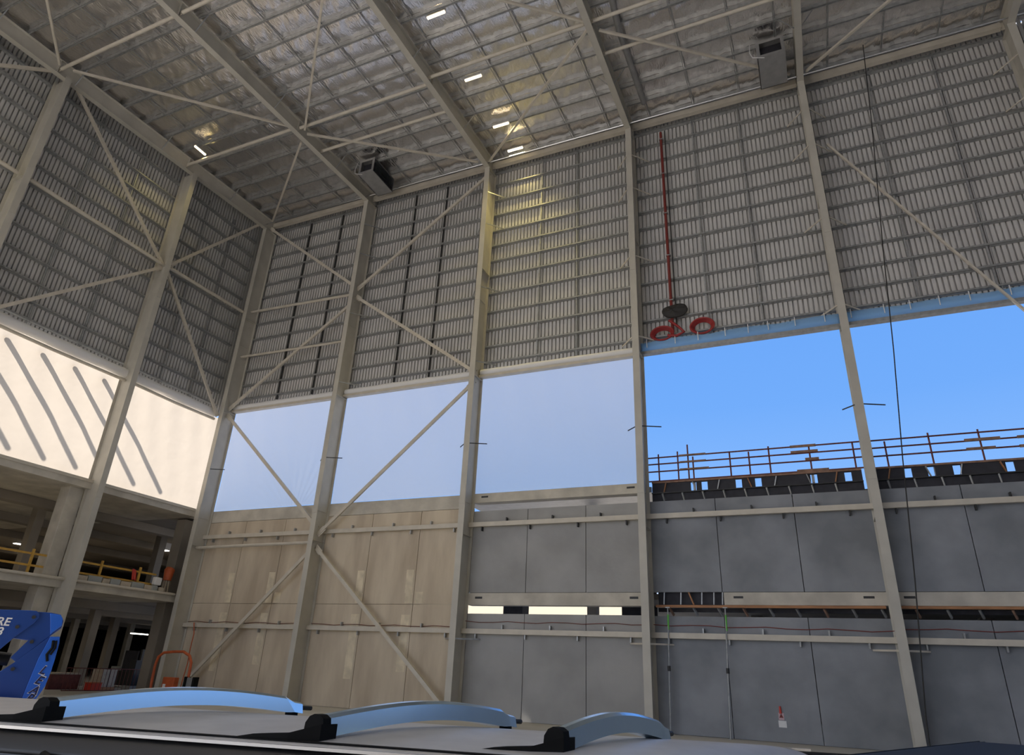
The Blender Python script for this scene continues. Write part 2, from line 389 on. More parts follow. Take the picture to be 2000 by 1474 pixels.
brace((33.0, .6, 24.7), (40.2, .6, 11.5), 'thin brown diagonal brace across the upper right cladding', .08, False)
LB = [((-1.2, -13.5, 28.2), (-1.2, -6.1, 21.75), 'left wall, falling right from under the roof strut'), ((-1.2, -6.1, 21.5), (-1.2, -13.6, 14.5), 'left wall, falling left above the white band'),
      ((-1.2, -5.6, 22.0), (-1.2, .05, 29.0), 'left wall, rising to the roof corner'), ((-1.2, -5.6, 21.4), (-1.2, -.15, 14.95), 'left wall, falling to the corner column'),
      ((-1.2, -21.8, 21.3), (-1.2, -13.9, 28.2), 'left wall at the left edge, rising right')]
for p, q, l in LB: brace(p, q, 'beige diagonal wall brace, ' + l, up=(1, 0, 0))
def strut(p, q, r_, label):
    e = empty('wall_strut', p); d = (Vector(q) - Vector(p)).normalized()
    MB().tube([p, q], r_, 10).build('tube', M['strut'], e)
    for c, s in ((Vector(p), 1), (Vector(q), -1)): MB().bar(c, c + d * s * .18, r_ * 3, .03, (0, 0, 1)).build('end_plate', M['strut'], e)
    tag(e, label, 'strut', 'wall struts')
strut((xw(0) + .05, yb, 22.15), (xw(1) - .03, yb, 21.85), .085, 'beige horizontal tube across the corner bay, the upper of two')
strut((xw(0) + .05, yb, 18.95), (xw(1) - .03, yb, 18.75), .075, 'beige horizontal tube across the corner bay, the lower of two')
strut((xw(0) + .05, yb, 7.3), (xw(1) - .03, yb, 7.35), .08, 'beige horizontal tube below the upper rail in the corner bay')
strut((-1.2, -13.6, 21.8), (-1.2, -6.05, 21.75), .1, 'beige horizontal tube between the two left wall columns')
strut((-1.2, -5.7, 21.8), (-1.2, -.05, 21.95), .1, 'beige horizontal tube between left wall column and corner column')
strut((-1.2, -21.9, 21.7), (-1.2, -14, 21.75), .1, 'beige horizontal tube at the left edge of the photo')

# rails in front of the concrete
for b in range(5):
    for z, nm, l in ((7.93, 'upper', 'upper'), (3.35, 'lower', 'lower')):
        x0, x1 = xw(b) + .02, xw(b + 1) - .02
        e = empty('wall_rail', (x0, .8, z))
        rr = MB().box(x0, x1, .72, .88, z - .1, z + .1).build('rail', M['strut'], e)
        for k in range(7):
            xx = x0 + .7 + k * 1.13 + random.uniform(-.12, .12)
            up = k % 2
            MB().box(xx, xx + .05, .80, .96, (z + .1) if up else (z - .28), (z + .28) if up else (z - .1)).build('bracket', M['galv'] if z < 5 else M['blackst' if b > 1 else 'galv'], rr)
        tag(e, 'beige %s horizontal rail fixed across the concrete panels in %s' % (l, BAY[b]), 'rail', '%s wall rails' % l)

# ------------------------------------------------------------------ girts
GZ = [16.3, 17.2, 18.2, 19.25, 20.4, 21.5, 22.5, 23.5, 24.5, 25.6, 26.65, 27.75, 28.75]
BX = {0: (2.0, 4.6), 1: (10.2, 12.4), 2: (18.62, 20.7), 3: (27.0, 29.3), 4: (35.2, 37.9)}
for b in range(5):
    for k, z in enumerate(GZ):
        mb = MB(); x0, x1 = CX[b] + .2, CX[b + 1] + .1
        mb.box(x0, x1, .96, .968, z - .045, z + .045); mb.box(x0, x1, .96, 1.165, z + .037, z + .045); mb.box(x0, x1, .96, 1.165, z - .045, z - .037)
        o = mb.build('wall_girt', M['galv'])
        tag(o, 'galvanised girt in %s, %s up from the bottom of the cladding' % (BAY[b], ORD[k]), 'girt', 'back wall girts')
    for k, x in enumerate(BX[b]):
        mb = MB(); mb.box(x - .035, x + .035, 1.03, 1.10, 16.0, 28.9); mb.tube([(x + .11, 1.0, 16.0), (x + .11, 1.0, 28.9)], .012, 5)
        o = mb.build('wall_bridging', M['blackst' if b in (0, 1) else 'galv'])
        tag(o, 'vertical bridging strip between girts in %s, the %s one' % (BAY[b], ('left', 'right')[k]), 'bridging rods', 'back wall bridging')
LBAYS = [(-5.9, .2, 'beside the corner'), (-13.7, -6.0, 'between its two columns'), (-22, -13.8, 'at the far left edge')]
GL = [15.7, 16.55, 17.5, 18.6, 19.75, 20.85, 22.0, 23.1, 24.2, 25.3, 26.4, 27.5]
for (y0, y1, l) in LBAYS:
    for k, z in enumerate(GL):
        mb = MB(); mb.box(-1.72, -1.712, y0, y1, z - .045, z + .045); mb.box(-1.94, -1.712, y0, y1, z + .037, z + .045); mb.box(-1.94, -1.712, y0, y1, z - .045, z - .037)
        o = mb.build('wall_girt', M['galv']); tag(o, 'galvanised left wall girt %s, %s up from the bottom' % (l, ORD[k]), 'girt', 'left wall girts')
    for k in (1, 2):
        y = y0 + (y1 - y0) * k / 3
        mb = MB(); mb.box(-1.86, -1.79, y - .035, y + .035, 15.5, 28.0); mb.tube([(-1.76, y + .1, 15.5), (-1.76, y + .1, 28.0)], .012, 5)
        o = mb.build('wall_bridging', M['galv']); tag(o, 'vertical bridging strip on the left wall %s, %s one' % (l, ('left', 'right')[k - 1]), 'bridging rods', 'left wall bridging')

# ------------------------------------------------------------------ head beams and rolled film
def roll(name, fn, n, m_, parent):
    mb = MB(); k = 12; vs = []; fs = []
    for i in range(n + 1):
        for j in range(k): vs.append(fn(i / n, 2 * PI * j / k))
    for i in range(n):
        for j in range(k): fs.append((i * k + j, i * k + (j + 1) % k, (i + 1) * k + (j + 1) % k, (i + 1) * k + j))
    return mb.add(vs, fs, True).build(name, m_, parent)
for b in range(5):
    x0, x1 = xw(b) + .03, xw(b + 1) - .03
    e = empty('head_beam', (x0, .85, 15.4))
    MB().box(x0, x1, .70, .98, 15.36, 15.50).build('beam', M['strut'] if b < 3 else M['galv'], e)
    if b < 3:
        roll('film_wrap', lambda u, t, x0=x0, x1=x1: (x0 + .05 + (x1 - x0 - .1) * u, .84 + .16 * math.cos(t), 15.66 + (.17 + .01 * math.sin(u * 23)) * math.sin(t)), 40, M['white'], e)
    else:
        mb = MB()
        mb.grid(lambda u, v, x0=x0, x1=x1, b=b: (x0 + .03 + (x1 - x0 - .06) * u, .72 + .10 * math.sin(v * PI) , 15.50 + v * (.42 + .07 * abs(math.sin(u * 9 + b)))), 60, 6)
        mb.build('film_wrap', M['film'], e, solid=.01)
        for k in range(8):
            xx = x0 + .5 + k * 1.03 + random.uniform(-.2, .2)
            MB().box(xx, xx + .03, .66, .70, 15.66, 16.08).build('clip', M['white'], e)
    tag(e, ('beam wrapped in rolled white film above the plastic sheet in ' if b < 3 else 'beam edged with pale blue film above the open sky in ') + BAY[b], 'beam', 'head beams')
for (y0, y1, l) in ((-5.75, -.05, 'nearest the corner'), (-13.6, -6.0, 'between the two left columns'), (-21.9, -13.8, 'at the far left')):
    e = empty('head_beam', (-1.5, y0, 14.9))
    roll('film_wrap', lambda u, t, y0=y0, y1=y1: (-1.55 + .20 * math.cos(t), y0 + (y1 - y0) * u, 15.12 + (.26 + .02 * math.sin(u * 13)) * math.sin(t)), 40, M['white'], e)
    MB().tube([(-1.38, y0 + .05, 14.72), (-1.36, (y0 + y1) / 2, 14.66), (-1.38, y1 - .05, 14.70)], .08, 10).build('hanging_tube', M['strut'], e)
    tag(e, 'white wrapped beam above the sunlit plastic on the left wall, ' + l, 'beam', 'left head beams')

# ------------------------------------------------------------------ plastic sheets
def wr(u, v, s): return .02 * math.sin(u * 31 + 6 * v + s) * (.3 + v) + .015 * math.sin(v * 9 + u * 7 + s * 2) + .03 * math.sin(u * 5 + s)
sl = ['white plastic sheet filling the corner bay of the back wall, creased at its lower right', 'white plastic sheet in the second bay, crossed by a diagonal brace', 'bluish white plastic sheet in the third bay, beside the open sky']
for b in range(3):
    x0, x1 = xw(b) + .06, xw(b + 1) - .05
    mb = MB()
    def fn(u, v, x0=x0, x1=x1, b=b):
        c = 0
        if b == 0:      # creases gathering toward the lower right
            a = math.atan2(v + .12, u - .72); c = .05 * math.sin(a * 46) * max(0, .75 - v) * max(0, 1 - abs(u - .75) * 2.2)
        return (x0 + (x1 - x0) * u, 1.06 + wr(u, v, b) * .8 + c * .8, 9.46 + (15.6 - 9.46) * v)
    mb.grid(fn, 160, 60)
    tag(mb.build('plastic_sheet', M['sheetb']), sl[b], 'plastic sheet', 'back wall plastic sheets')
for i, (y0, y1, l) in enumerate(((-5.85, 1.0, 'sunlit cream plastic sheet on the left wall next to the corner column'), (-13.7, -5.95, 'sunlit cream plastic sheet between the two left wall columns, striped by shadows'), (-22, -13.8, 'sunlit cream plastic sheet at the far left of the left wall'))):
    mb = MB(); mb.grid(lambda u, v, y0=y0, y1=y1, i=i: (-1.80 + wr(u, v, i + 4), y0 + (y1 - y0) * u, 9.36 + (15.0 - 9.36) * v), 140, 60)
    tag(mb.build('plastic_sheet', M['sheet']), l, 'plastic sheet', 'left wall plastic sheets')
# canopy outriggers outside the left wall; their shadows stripe the sheets
for k, (y, z) in enumerate(((-14.9, 14.5), (-13.3, 14.5), (-11.7, 14.5), (-10.1, 14.5), (-8.5, 14.5), (-6.9, 14.5))):
    mb = MB(); mb.tube([(-1.95, y, z), (-4, y, z + .15), (-6, y, z + .25), (-8.6, y, z + .2)], .12, 8)
    tag(mb.build('canopy_outrigger', M['galv']), 'outside canopy arm shadowing the left plastic sheet, %s from the corner' % ORD[5 - k], 'canopy arm', 'canopy arms outside the left wall')
tag(MB().box(-3.1, -3.0, -22, 0, 9.7, 9.85).build('kerb_rail', M['galv']), 'low rail outside the left plastic sheets, seen as a shadow band along their foot', 'rail')

# ------------------------------------------------------------------ concrete wall panels
def panel(x0, x1, z0, z1, label, m_='conc', y0=.97, y1=1.13, cat='concrete panel', name='concrete_panel', patches=()):
    o = MB().box(x0 + .012, x1 - .012, y0, y1, z0 + .008, z1 - .008).build(name, M[m_], bevel=.008)
    for (a, b_, c, d) in patches:
        MB().box(a, b_, y0 - .006, y0 + .01, c, d).build('mortar_patch', M['patch'], o)
    tag(o, label, cat, 'precast concrete panels'); return o
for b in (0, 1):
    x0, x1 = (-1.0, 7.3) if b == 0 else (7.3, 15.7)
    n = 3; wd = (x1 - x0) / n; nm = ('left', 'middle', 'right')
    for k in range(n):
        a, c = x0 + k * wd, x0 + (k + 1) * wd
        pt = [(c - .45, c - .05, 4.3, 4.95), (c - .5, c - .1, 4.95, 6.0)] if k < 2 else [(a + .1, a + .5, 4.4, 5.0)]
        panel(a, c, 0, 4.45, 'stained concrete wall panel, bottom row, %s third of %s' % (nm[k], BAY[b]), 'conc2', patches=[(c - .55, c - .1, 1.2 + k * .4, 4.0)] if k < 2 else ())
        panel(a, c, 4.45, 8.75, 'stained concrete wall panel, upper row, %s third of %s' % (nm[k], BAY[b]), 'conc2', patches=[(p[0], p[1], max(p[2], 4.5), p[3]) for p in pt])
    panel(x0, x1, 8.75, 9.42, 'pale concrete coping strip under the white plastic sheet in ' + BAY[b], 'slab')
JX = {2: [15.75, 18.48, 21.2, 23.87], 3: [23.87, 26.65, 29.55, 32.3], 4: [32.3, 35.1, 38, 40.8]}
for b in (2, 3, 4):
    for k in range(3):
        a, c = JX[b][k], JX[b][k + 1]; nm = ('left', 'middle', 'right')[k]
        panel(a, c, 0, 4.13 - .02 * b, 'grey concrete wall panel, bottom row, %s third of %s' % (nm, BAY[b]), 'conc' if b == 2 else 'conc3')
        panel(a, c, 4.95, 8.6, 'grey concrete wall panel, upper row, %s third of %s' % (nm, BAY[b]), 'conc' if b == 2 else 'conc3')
# slab edge beams
def edge_beam(x0, x1, z0, z1, label):
    o = MB().box(x0, x1, .93, 1.4, z0, z1).build('slab_edge_beam', M['slab'], bevel=.01)
    for xx in (x0 + .35, x1 - .75): MB().box(xx, xx + .35, .925, .95, z0 + (z1 - z0) * .52, z0 + (z1 - z0) * .7).build('cast_in_plate', M['blackst'], o)
    tag(o, label, 'concrete beam', 'slab edge beams')
edge_beam(15.75, 23.8, 4.43, 4.94, 'concrete slab edge beam with two dark cast in plates, above the bright slot in the third bay')
edge_beam(15.75, 23.8, 8.98, 9.42, 'concrete slab edge beam with two dark cast in plates, directly under the bluish plastic sheet')
edge_beam(26.7, 32.2, 4.48, 4.94, 'concrete slab edge beam above the orange timber in the fourth bay')
edge_beam(32.35, 40.7, 4.48, 4.94, 'concrete slab edge beam above the orange timber in the rightmost bay')
# floors behind the back wall
struct(MB().box(22.2, 59, 1.4, 17, 4.72, 4.94).build('floor_deck', M['dark'])); struct(MB().box(15, 22.2, 1.4, 2.6, 4.6, 4.94).build('floor_deck_edge', M['dark']))
struct(MB().box(15.0, 24, 1.45, 17, 9.12, 9.36).build('roof_deck', M['duct']))
struct(MB().box(24, 59, 1.65, 17, 8.55, 8.8).build('roof_deck_low', M['dark']))
for x in (19, 27, 36): tag(MB().box(x, x + .5, 8, 8.5, 0, 9.1).build('concrete_pillar', M['dark']), {19: 'dark pillar behind the bright slot in the third bay', 27: 'dark pillar behind the timber slot in the fourth bay', 36: 'dark pillar behind the slot in the rightmost bay'}[x], 'pillar', 'pillars behind the back wall')
tag(MB().box(-20, 60, 40, 42, -.1, 9).build('far_building', M['far']), 'pale sunlit building glimpsed through the slots behind the concrete wall', 'building')
for k, (xa, xb, ya, za, zb, mm, lb) in enumerate(((16.0, 17.0, 4.2, 4.0, 5.6, 'form', 'dark stacked formwork seen through the slot, left of the bright part'), (22.0, 23.4, 3.6, 4.0, 5.4, 'form', 'dark formwork seen at the right end of the bright slot'))):
    e = empty('formwork_stack', (xa, ya, 0)); MB().box(xa, xb, ya, ya + .8, za, zb).build('panels', M[mm], e); MB().box(xa + .1, xa + .3, ya + .1, ya + .3, 0, za).build('leg', M['galv'], e); MB().box(xb - .3, xb - .1, ya + .1, ya + .3, 0, za).build('leg', M['galv'], e); tag(e, lb, 'formwork', 'formwork behind the slot')
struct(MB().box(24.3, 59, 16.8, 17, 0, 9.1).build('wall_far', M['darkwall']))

# timber edge and formwork at level one
for (x0, x1, l) in ((24.1, 32.1, 'fourth'), (32.5, 40.7, 'rightmost')):
    tag(MB().box(x0, x1, .88, .98, 4.38, 4.47).build('timber_beam', M['timber']), 'long orange timber beam at first floor level in the %s bay' % l, 'timber beam', 'orange timber beams')
    e = empty('formwork_bracket_row', (x0, 1.1, 4.3))
    MB().box(x0, x1, 1.35, 1.42, 4.25, 4.4).build('bearer', M['form'], e)
    for k in range(9):
        xx = x0 + .5 + k * .92
        MB().bar((xx, 1.02, 4.38), (xx + .12, 1.25, 4.12), .06, .08).build('bracket', M['galv' if k % 3 else 'plank'], e)
    tag(e, 'row of small steel brackets under the orange timber in the %s bay' % l, 'brackets')
e = empty('formwork_box', (24.2, 1.1, 4.5))
MB().box(24.15, 26.68, 1.2, 1.3, 4.47, 4.98).build('panel', M['form'], e)
for k, xx in enumerate((24.4, 25.05, 25.85, 26.3, 26.62)): MB().bar((xx, 1.0, 4.5), (xx + .03, 1.02, 4.95), .04, .04).build('stud', M['galv'], e)
MB().bar((25.55, 1.0, 4.5), (25.38, 1.02, 4.95), .07, .05).build('stud', M['timber'], e)
tag(e, 'black formwork box with studs at first floor level, left of the fourth bay', 'formwork')

# top formwork platforms with guard rails (fourth and rightmost bays)
def platform(x0, x1, label, wins, nbr):
    e = empty('formwork_platform', (x0, 1.2, 8.6))
    ws = sorted(wins); xs = [x0] + [v for w_ in ws for v in (w_, w_ + .24)] + [x1]
    mb = MB()
    for i in range(0, len(xs), 2): mb.box(xs[i], xs[i + 1], 1.16, 1.19, 8.95, 9.42)
    for w_ in ws: mb.box(w_, w_ + .24, 1.16, 1.19, 9.36, 9.42)
    mb.build('face_panel', M['form'], e)
    MB().box(x0, x1, 1.10, 1.6, 8.62, 8.95).build('bearer', M['form'], e)
    MB().box(x0, x1, .98, 1.2, 8.93, 8.97).build('ledge', M['blackst'], e)
    MB().box(x0, x1, 1.10, 1.22, 9.40, 9.47).build('top_plank', M['plank'], e)
    for k in range(nbr):
        xx = x0 + .45 + k * (x1 - x0 - .6) / nbr
        MB().bar((xx, 1.0, 8.92), (xx + .06, 1.12, 8.60), .05, .07).build('bracket', M['galv'], e)
    for k in range(7):
        xx = x0 + .6 + k * (x1 - x0 - .9) / 6.5
        MB().bar((xx, 1.1, 9.38), (xx + (.12 if k % 2 else -.1), 1.12, 9.0), .06, .04).build('stud', M['timber' if k % 3 == 0 else 'galv'], e)
    tag(e, label, 'formwork')
platform(24.1, 32.1, 'dark formwork platform under the guard rail in the fourth bay', (25.7, 26.15, 27.5, 28.25, 30.3, 31.5), 9)
platform(32.45, 40.8, 'dark formwork platform under the guard rail in the rightmost bay', (33.5, 34.25, 35.05, 36.65, 38.2), 9)
def guard(x0, x1, posts, rails, planks, label):
    e = empty('guard_rail', (x0, 1.25, 9.4))
    for (x, z0, z1) in posts:
        MB().tube([(x, 1.27, z0), (x, 1.27, z1)], .032, 8).build('post', M['rust'], e)
        MB().box(x - .05, x + .05, 1.22, 1.32, z0 - .35, z0).build('post_foot', M['galv'], e)
    for z, a, b in rails: MB().tube([(a, 1.22, z), (b, 1.22, z)], .032, 8).build('rail', M['rust'], e)
    for (a, b, z, h) in planks: MB().box(a, b, 1.15, 1.19, z, z + h).build('plank', M['plank'], e)
    tag(e, label, 'guard rail', 'guard rails')
guard(24.0, 32.2, [(24.4, 9.4, 10.72), (25.22, 9.4, 10.78), (25.65, 9.4, 11.05), (25.85, 9.4, 10.5), (27.35, 9.4, 10.6), (28.1, 9.4, 10.52), (28.88, 9.4, 10.68), (30.39, 9.4, 10.58), (31.95, 9.4, 10.6)],
      [(10.56, 23.95, 32.25), (10.27, 23.95, 32.25), (9.94, 23.95, 32.25), (9.52, 23.95, 32.25)],
      [(25.3, 26.4, 10.53, .07), (25.3, 26.4, 10.24, .07), (25.3, 26.5, 9.92, .07), (29.7, 30.65, 10.50, .1), (29.7, 30.7, 10.28, .09), (30.2, 30.7, 9.95, .1), (29.85, 31.0, 9.47, .12)],
      'rusty scaffold guard rail against blue sky in the fourth bay')
guard(32.5, 40.8, [(33.05, 9.4, 10.5), (34.52, 9.4, 10.7), (36.1, 9.4, 10.68), (37.8, 9.4, 10.7), (39.5, 9.4, 10.7)],
      [(10.55, 32.5, 40.8), (10.25, 32.45, 40.8), (9.92, 32.45, 40.8), (9.47, 32.45, 40.8)],
      [(35.6, 36.7, 10.22, .1), (35.6, 36.5, 9.88, .1), (37.2, 38.2, 10.2, .1), (37.2, 38.2, 9.86, .1)],
      'rusty scaffold guard rail against blue sky in the rightmost bay')

# steel props in front of the fourth bay
for (x0, x1, l, zz) in ((24.6, 24.5, 'left', 2.6), (26.74, 26.58, 'right', 2.4)):
    e = empty('steel_prop', (x1, .6, 0))
    MB().tube([(x1, .62, 0), (x1 + (x0 - x1) * .5, .64, 2.2)], .032, 8).build('outer_tube', M['galv'], e)
    MB().tube([(x1 + (x0 - x1) * .5, .64, 2.2), (x0, .68, 4.36)], .022, 8).build('inner_tube', M['galv'], e)
    MB().tube([(x0 - .01, .675, 3.55), (x0, .68, 4.1)], .034, 8).build('green_sleeve', M['green'], e)
    MB().tube([(x1 + (x0 - x1) * .5, .64, 2.1), (x1 + (x0 - x1) * .52, .64, 2.28)], .06, 8).build('collar', M['blackst'], e)
    MB().box(x0 - .08, x0 + .08, .6, .76, 4.34, 4.37).build('head_plate', M['galv'], e)
    MB().box(x1 - .08, x1 + .08, .54, .7, 0, .01).build('foot_plate', M['galv'], e)
    tag(e, 'thin adjustable steel prop with green sleeve, the %s of two below the orange timber' % l, 'prop', 'steel props')
# red cable along the concrete
MB_ = MB()
for b in range(5):
    x0, x1 = xw(b) + .1, xw(b + 1) - .1
    z0 = 3.52 if b < 2 else 3.74
    pts = [(x0 + (x1 - x0) * k / 12, .93, z0 + .03 * math.sin(k * 1.9 + b) - (.1 * (k / 12) if b > 2 else 0)) for k in range(13)]
    o = MB().tube(pts, .014, 6).build('service_cable', M['rust' if b < 3 else 'red'])
    tag(o, 'thin reddish cable draped along the concrete above the lower rail in ' + BAY[b], 'cable', 'reddish cables')

# ------------------------------------------------------------------ sign on the concrete
e = empty('wall_sign', (28.32, .965, .7))
MB().box(28.18, 28.44, .955, .965, .47, .68).build('white_card', M['white'], e)
MB().box(28.20, 28.38, .955, .965, .70, .92).build('pink_card', mat('pink_card', (.62, .42, .45), .6), e)
MB().prism([(0, .0), (.14, .0), (.07, .13)], lambda a, b, d: (28.22 + a, d, .77 + b), .95, .954).build('red_triangle', M['red'], e)
MB().tube([(28.28, .94, .9), (28.275, .94, 1.13)], [.045, .03], 10).build('red_holder', M['redb'], e)
tag(e, 'small red and white safety sign card fixed low on the grey concrete panel', 'sign')

# ------------------------------------------------------------------ red riser, coiled hose, black bundle
e = empty('riser_pipe', (25.4, .8, 16.4))
MB().tube([(25.42, .85, 28.3), (25.42, .85, 16.35)], .07, 12).build('pipe', M['red'], e)
MB().tube([(25.62, .9, 28.4), (25.60, .9, 16.6)], .025, 8).build('conduit', M['blackst'], e)
for z in (18, 20.5, 23, 25.5, 27.8): MB().box(25.32, 25.54, .78, .96, z, z + .05).build('pipe_clamp', M['galv'], e)
tag(e, 'tall dark red riser pipe on the cladding of the fourth bay', 'pipe')
def coil(cx, cz, rx, rz, label):
    mb = MB()
    for k in range(5):
        pts = [(cx + (rx - .03 * k) * math.cos(t), .72 + .045 * k + .01 * math.sin(3 * t), cz + (rz - .02 * k) * math.sin(t)) for t in [j * 2 * PI / 22 - .3 for j in range(23)]]
        mb.tube(pts, .045, 7)
    tag(mb.build('hose_coil', M['hose']), label, 'hose', 'red hose coils')
coil(24.95, 16.3, .52, .34, 'red coiled hose resting on the blue film edge, left of the riser pipe')
coil(26.75, 16.38, .52, .38, 'red coiled hose resting on the blue film edge, right of the riser pipe')
mb = MB(); mb.grid(lambda u, v: (25.5 + (.62 + .1 * math.sin(u * 9)) * math.cos(u * 2 * PI) * math.sin(v * PI), .78 + .13 * math.cos(v * PI) + .02 * math.sin(u * 30), 17.4 + .34 * math.sin(u * 2 * PI) * math.sin(v * PI) + .04 * math.sin(u * 14)), 30, 10)
tag(mb.build('black_bundle', M['cable']), 'black wrapped bundle tied behind the foot of the red riser pipe', 'bundle')
mb = MB(); mb.tube([(25.3, .7, 16.9), (25.7, .68, 16.5), (25.95, .7, 16.2), (25.6, .7, 16.05), (25.2, .7, 16.15)], .06, 8)
tag(mb.build('hose_tail', M['hose']), 'loose red hose end between the two coils', 'hose')

# hanging rope
tag(MB().tube([(35.1, -.5, 29.0), (34.7, -.5, 24), (34.12, -.5, 17.9), (33.75, -.52, 13.5), (33.33, -.5, 9.3), (32.98, -.5, 5.2), (32.55, -.5, 1.1), (32.5, -.5, .02)], .02, 6).build('hanging_rope', M['cable']), 'long dark rope hanging from the roof in front of the rightmost bay', 'rope')

# ------------------------------------------------------------------ duct boxes under the roof
def duct(x0, x1, y0, y1, z0, z1, label):
    e = empty('duct_box', (x0, y0, z0))
    mb = MB(); t = .03
    mb.box(x0, x1, y0, y1, z0, z0 + t); mb.box(x0, x1, y1 - t, y1, z0, z1); mb.box(x0, x0 + t, y0, y1, z0, z1)
    mb.box(x0, x1, y0, y1, z1 - t, z1)
    mb.build('casing', M['duct'], e)
    fr = MB(); f = .14
    fr.box(x0, x1, y0 - .02, y0, z0, z0 + f); fr.box(x0, x1, y0 - .02, y0, z1 - f, z1); fr.box(x0, x0 + f, y0 - .02, y0, z0 + f, z1 - f); fr.box(x1 - f, x1, y0 - .02, y0, z0 + f, z1 - f)
    fo = fr.build('opening_frame', M['duct'], e)
    MB().box(x0 + f, x1 - f, y0 + .25, y0 + .28, z0 + f, z1 - f).build('inner_damper', M['form'], fo)
    lv = MB()
    for k in range(9):
        zz = z0 + .05 + (z1 - z0 - .1) * k / 9
        lv.add([(x1, y0, zz), (x1, y1, zz), (x1 - .07, y1, zz + .13), (x1 - .07, y0, zz + .13)], [(0, 1, 2, 3)])
    lv.build('louvre', M['form'], e, solid=.006)
    for xx in (x0 + .1, x1 - .1):
        MB().tube([(xx, y0 + .15, z1 - .01), (xx, y0 + .15, foilz(y0) - .1)], .012, 6).build('hanger_rod', M['galv'], e)
    MB().tube([(x0 - .25, y0 + .1, z1 + .1), (x0 - .3, y0, z0 + .5), (x0 - .2, y0 - .05, z0 + .1), (x0 + .3, y0 + .0, z0 - .06)], .018, 6).build('loose_cable', M['white'], e)
    tag(e, label, 'duct box', 'duct boxes under the roof')
duct(8.3, 9.35, -2.35, -.3, 28.15, 29.15, 'grey sheet metal duct box with square dark opening, the left one under the roof')
duct(30.55, 31.75, -2.3, -.4, 28.1, 29.1, 'grey sheet metal duct box hanging beside the right rafter, right of the two')
tag(MB().tube([(24.9 + .0, -.6, 29.2), (24.9, -5.5, 28.9), (25.1, -8, 28.8)], .14, 10).build('roof_duct_pipe', M['duct']), 'dim grey round duct running under the roof near the red riser', 'duct')

# ------------------------------------------------------------------ lamps
def lamp(c, axis, label, power, L_=.95):
    e = empty('batten_lamp', c); x, y, z = c
    hx, hy = (L_ / 2, .07) if axis == 'x' else (.07, L_ / 2)
    ho = MB().box(x - hx, x + hx, y - hy, y + hy, z, z + .06).build('housing', M['white'], e, bevel=.01)
    MB().box(x - hx + .02, x + hx - .02, y - hy + .01, y + hy - .01, z - .07, z).build('lens', M['lens'], ho, bevel=.015)
    for s in (-1, 1):
        px, py = (x + s * hx * .7, y) if axis == 'x' else (x, y + s * hy * .7)
        MB().tube([(px, py, z + .05), (px, py, foilz(y) - .1)], .008, 5).build('hanger_rod', M['galv'], e)
    ld = bpy.data.lights.new('lamp_light', 'AREA'); ld.shape = 'RECTANGLE'; ld.size = L_ if axis == 'x' else .15; ld.size_y = .15 if axis == 'x' else L_
    ld.energy = power; ld.color = (1.0, .80, .28); ld.spread = 1.9
    lo = bpy.data.objects.new('lamp_light', ld); COL.objects.link(lo); lo.parent = e; lo.location = (0, 0, -.09)
    tag(e, label, 'lamp', 'lit batten lamps')
for y, l, pw in ((-9.3, 'topmost of the four in a row', 60), (-5.55, 'second from the top of the four in a row', 60), (-2.2, 'third from the top of the four in a row', 70), (-.25, 'lowest of the four in a row, touching the eave', 95)):
    lamp((17.45, y, 28.9), 'x', 'warm batten lamp under the roof, ' + l, pw)
lamp((.5, -7.0, 28.9 - .3), 'y', 'glowing warm batten lamp high on the left beside the wall rafter', 30, .8)
lamp((-.3, -18.5, 27.3), 'y', 'batten lamp out of frame that washes the left cladding', 55, .8)

# ------------------------------------------------------------------ left building (mezzanine floors)
struct(MB().box(-62, -1.5, -24, .3, 8.98, 9.38).build('floor_upper', M['slab']))
struct(MB().box(-62, -1.5, -24, .3, 4.42, 4.76).build('floor_mezzanine', M['slab']))
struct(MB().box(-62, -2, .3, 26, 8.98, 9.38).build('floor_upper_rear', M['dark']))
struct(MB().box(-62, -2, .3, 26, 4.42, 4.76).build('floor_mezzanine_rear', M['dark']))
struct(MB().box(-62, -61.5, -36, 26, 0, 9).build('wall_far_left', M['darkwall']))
struct(MB().box(24, 75, -60.3, -60, 0, 26).build('wall_front_added', M['clad']))  # unseen wall, added to block sky glow from the front right
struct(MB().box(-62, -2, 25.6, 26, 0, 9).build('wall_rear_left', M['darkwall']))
struct(MB().box(-62, -1.8, -24.3, -24, 0, 9.38).build('wall_front_left_added', M['slab']))  # unseen end wall, added to keep sun out of the left building
# ceiling beams of both levels
n_ = 0
for lv, z in (('upper', 8.98), ('mezzanine', 4.42)):
    for k, x in enumerate((-6.5, -12.5, -19, -27, -38)):
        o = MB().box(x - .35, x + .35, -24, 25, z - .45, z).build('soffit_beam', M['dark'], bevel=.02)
        tag(o, 'dark concrete beam under the %s floor in the left building, %s from the hall' % (lv, ORD[k]), 'concrete beam', 'soffit beams')
o = MB().box(-1.62, -1.44, -24, .2, 9.28, 9.42).build('slab_edge_trim', M['strut']); tag(o, 'pale steel edge strip along the upper floor under the cream plastic', 'edge strip')
o = MB().tube([(-1.42, -21, 4.80), (-1.42, 0.1, 4.80)], .07, 10).build('edge_tube', M['strut']); tag(o, 'pale tube running along the mezzanine floor edge', 'tube')
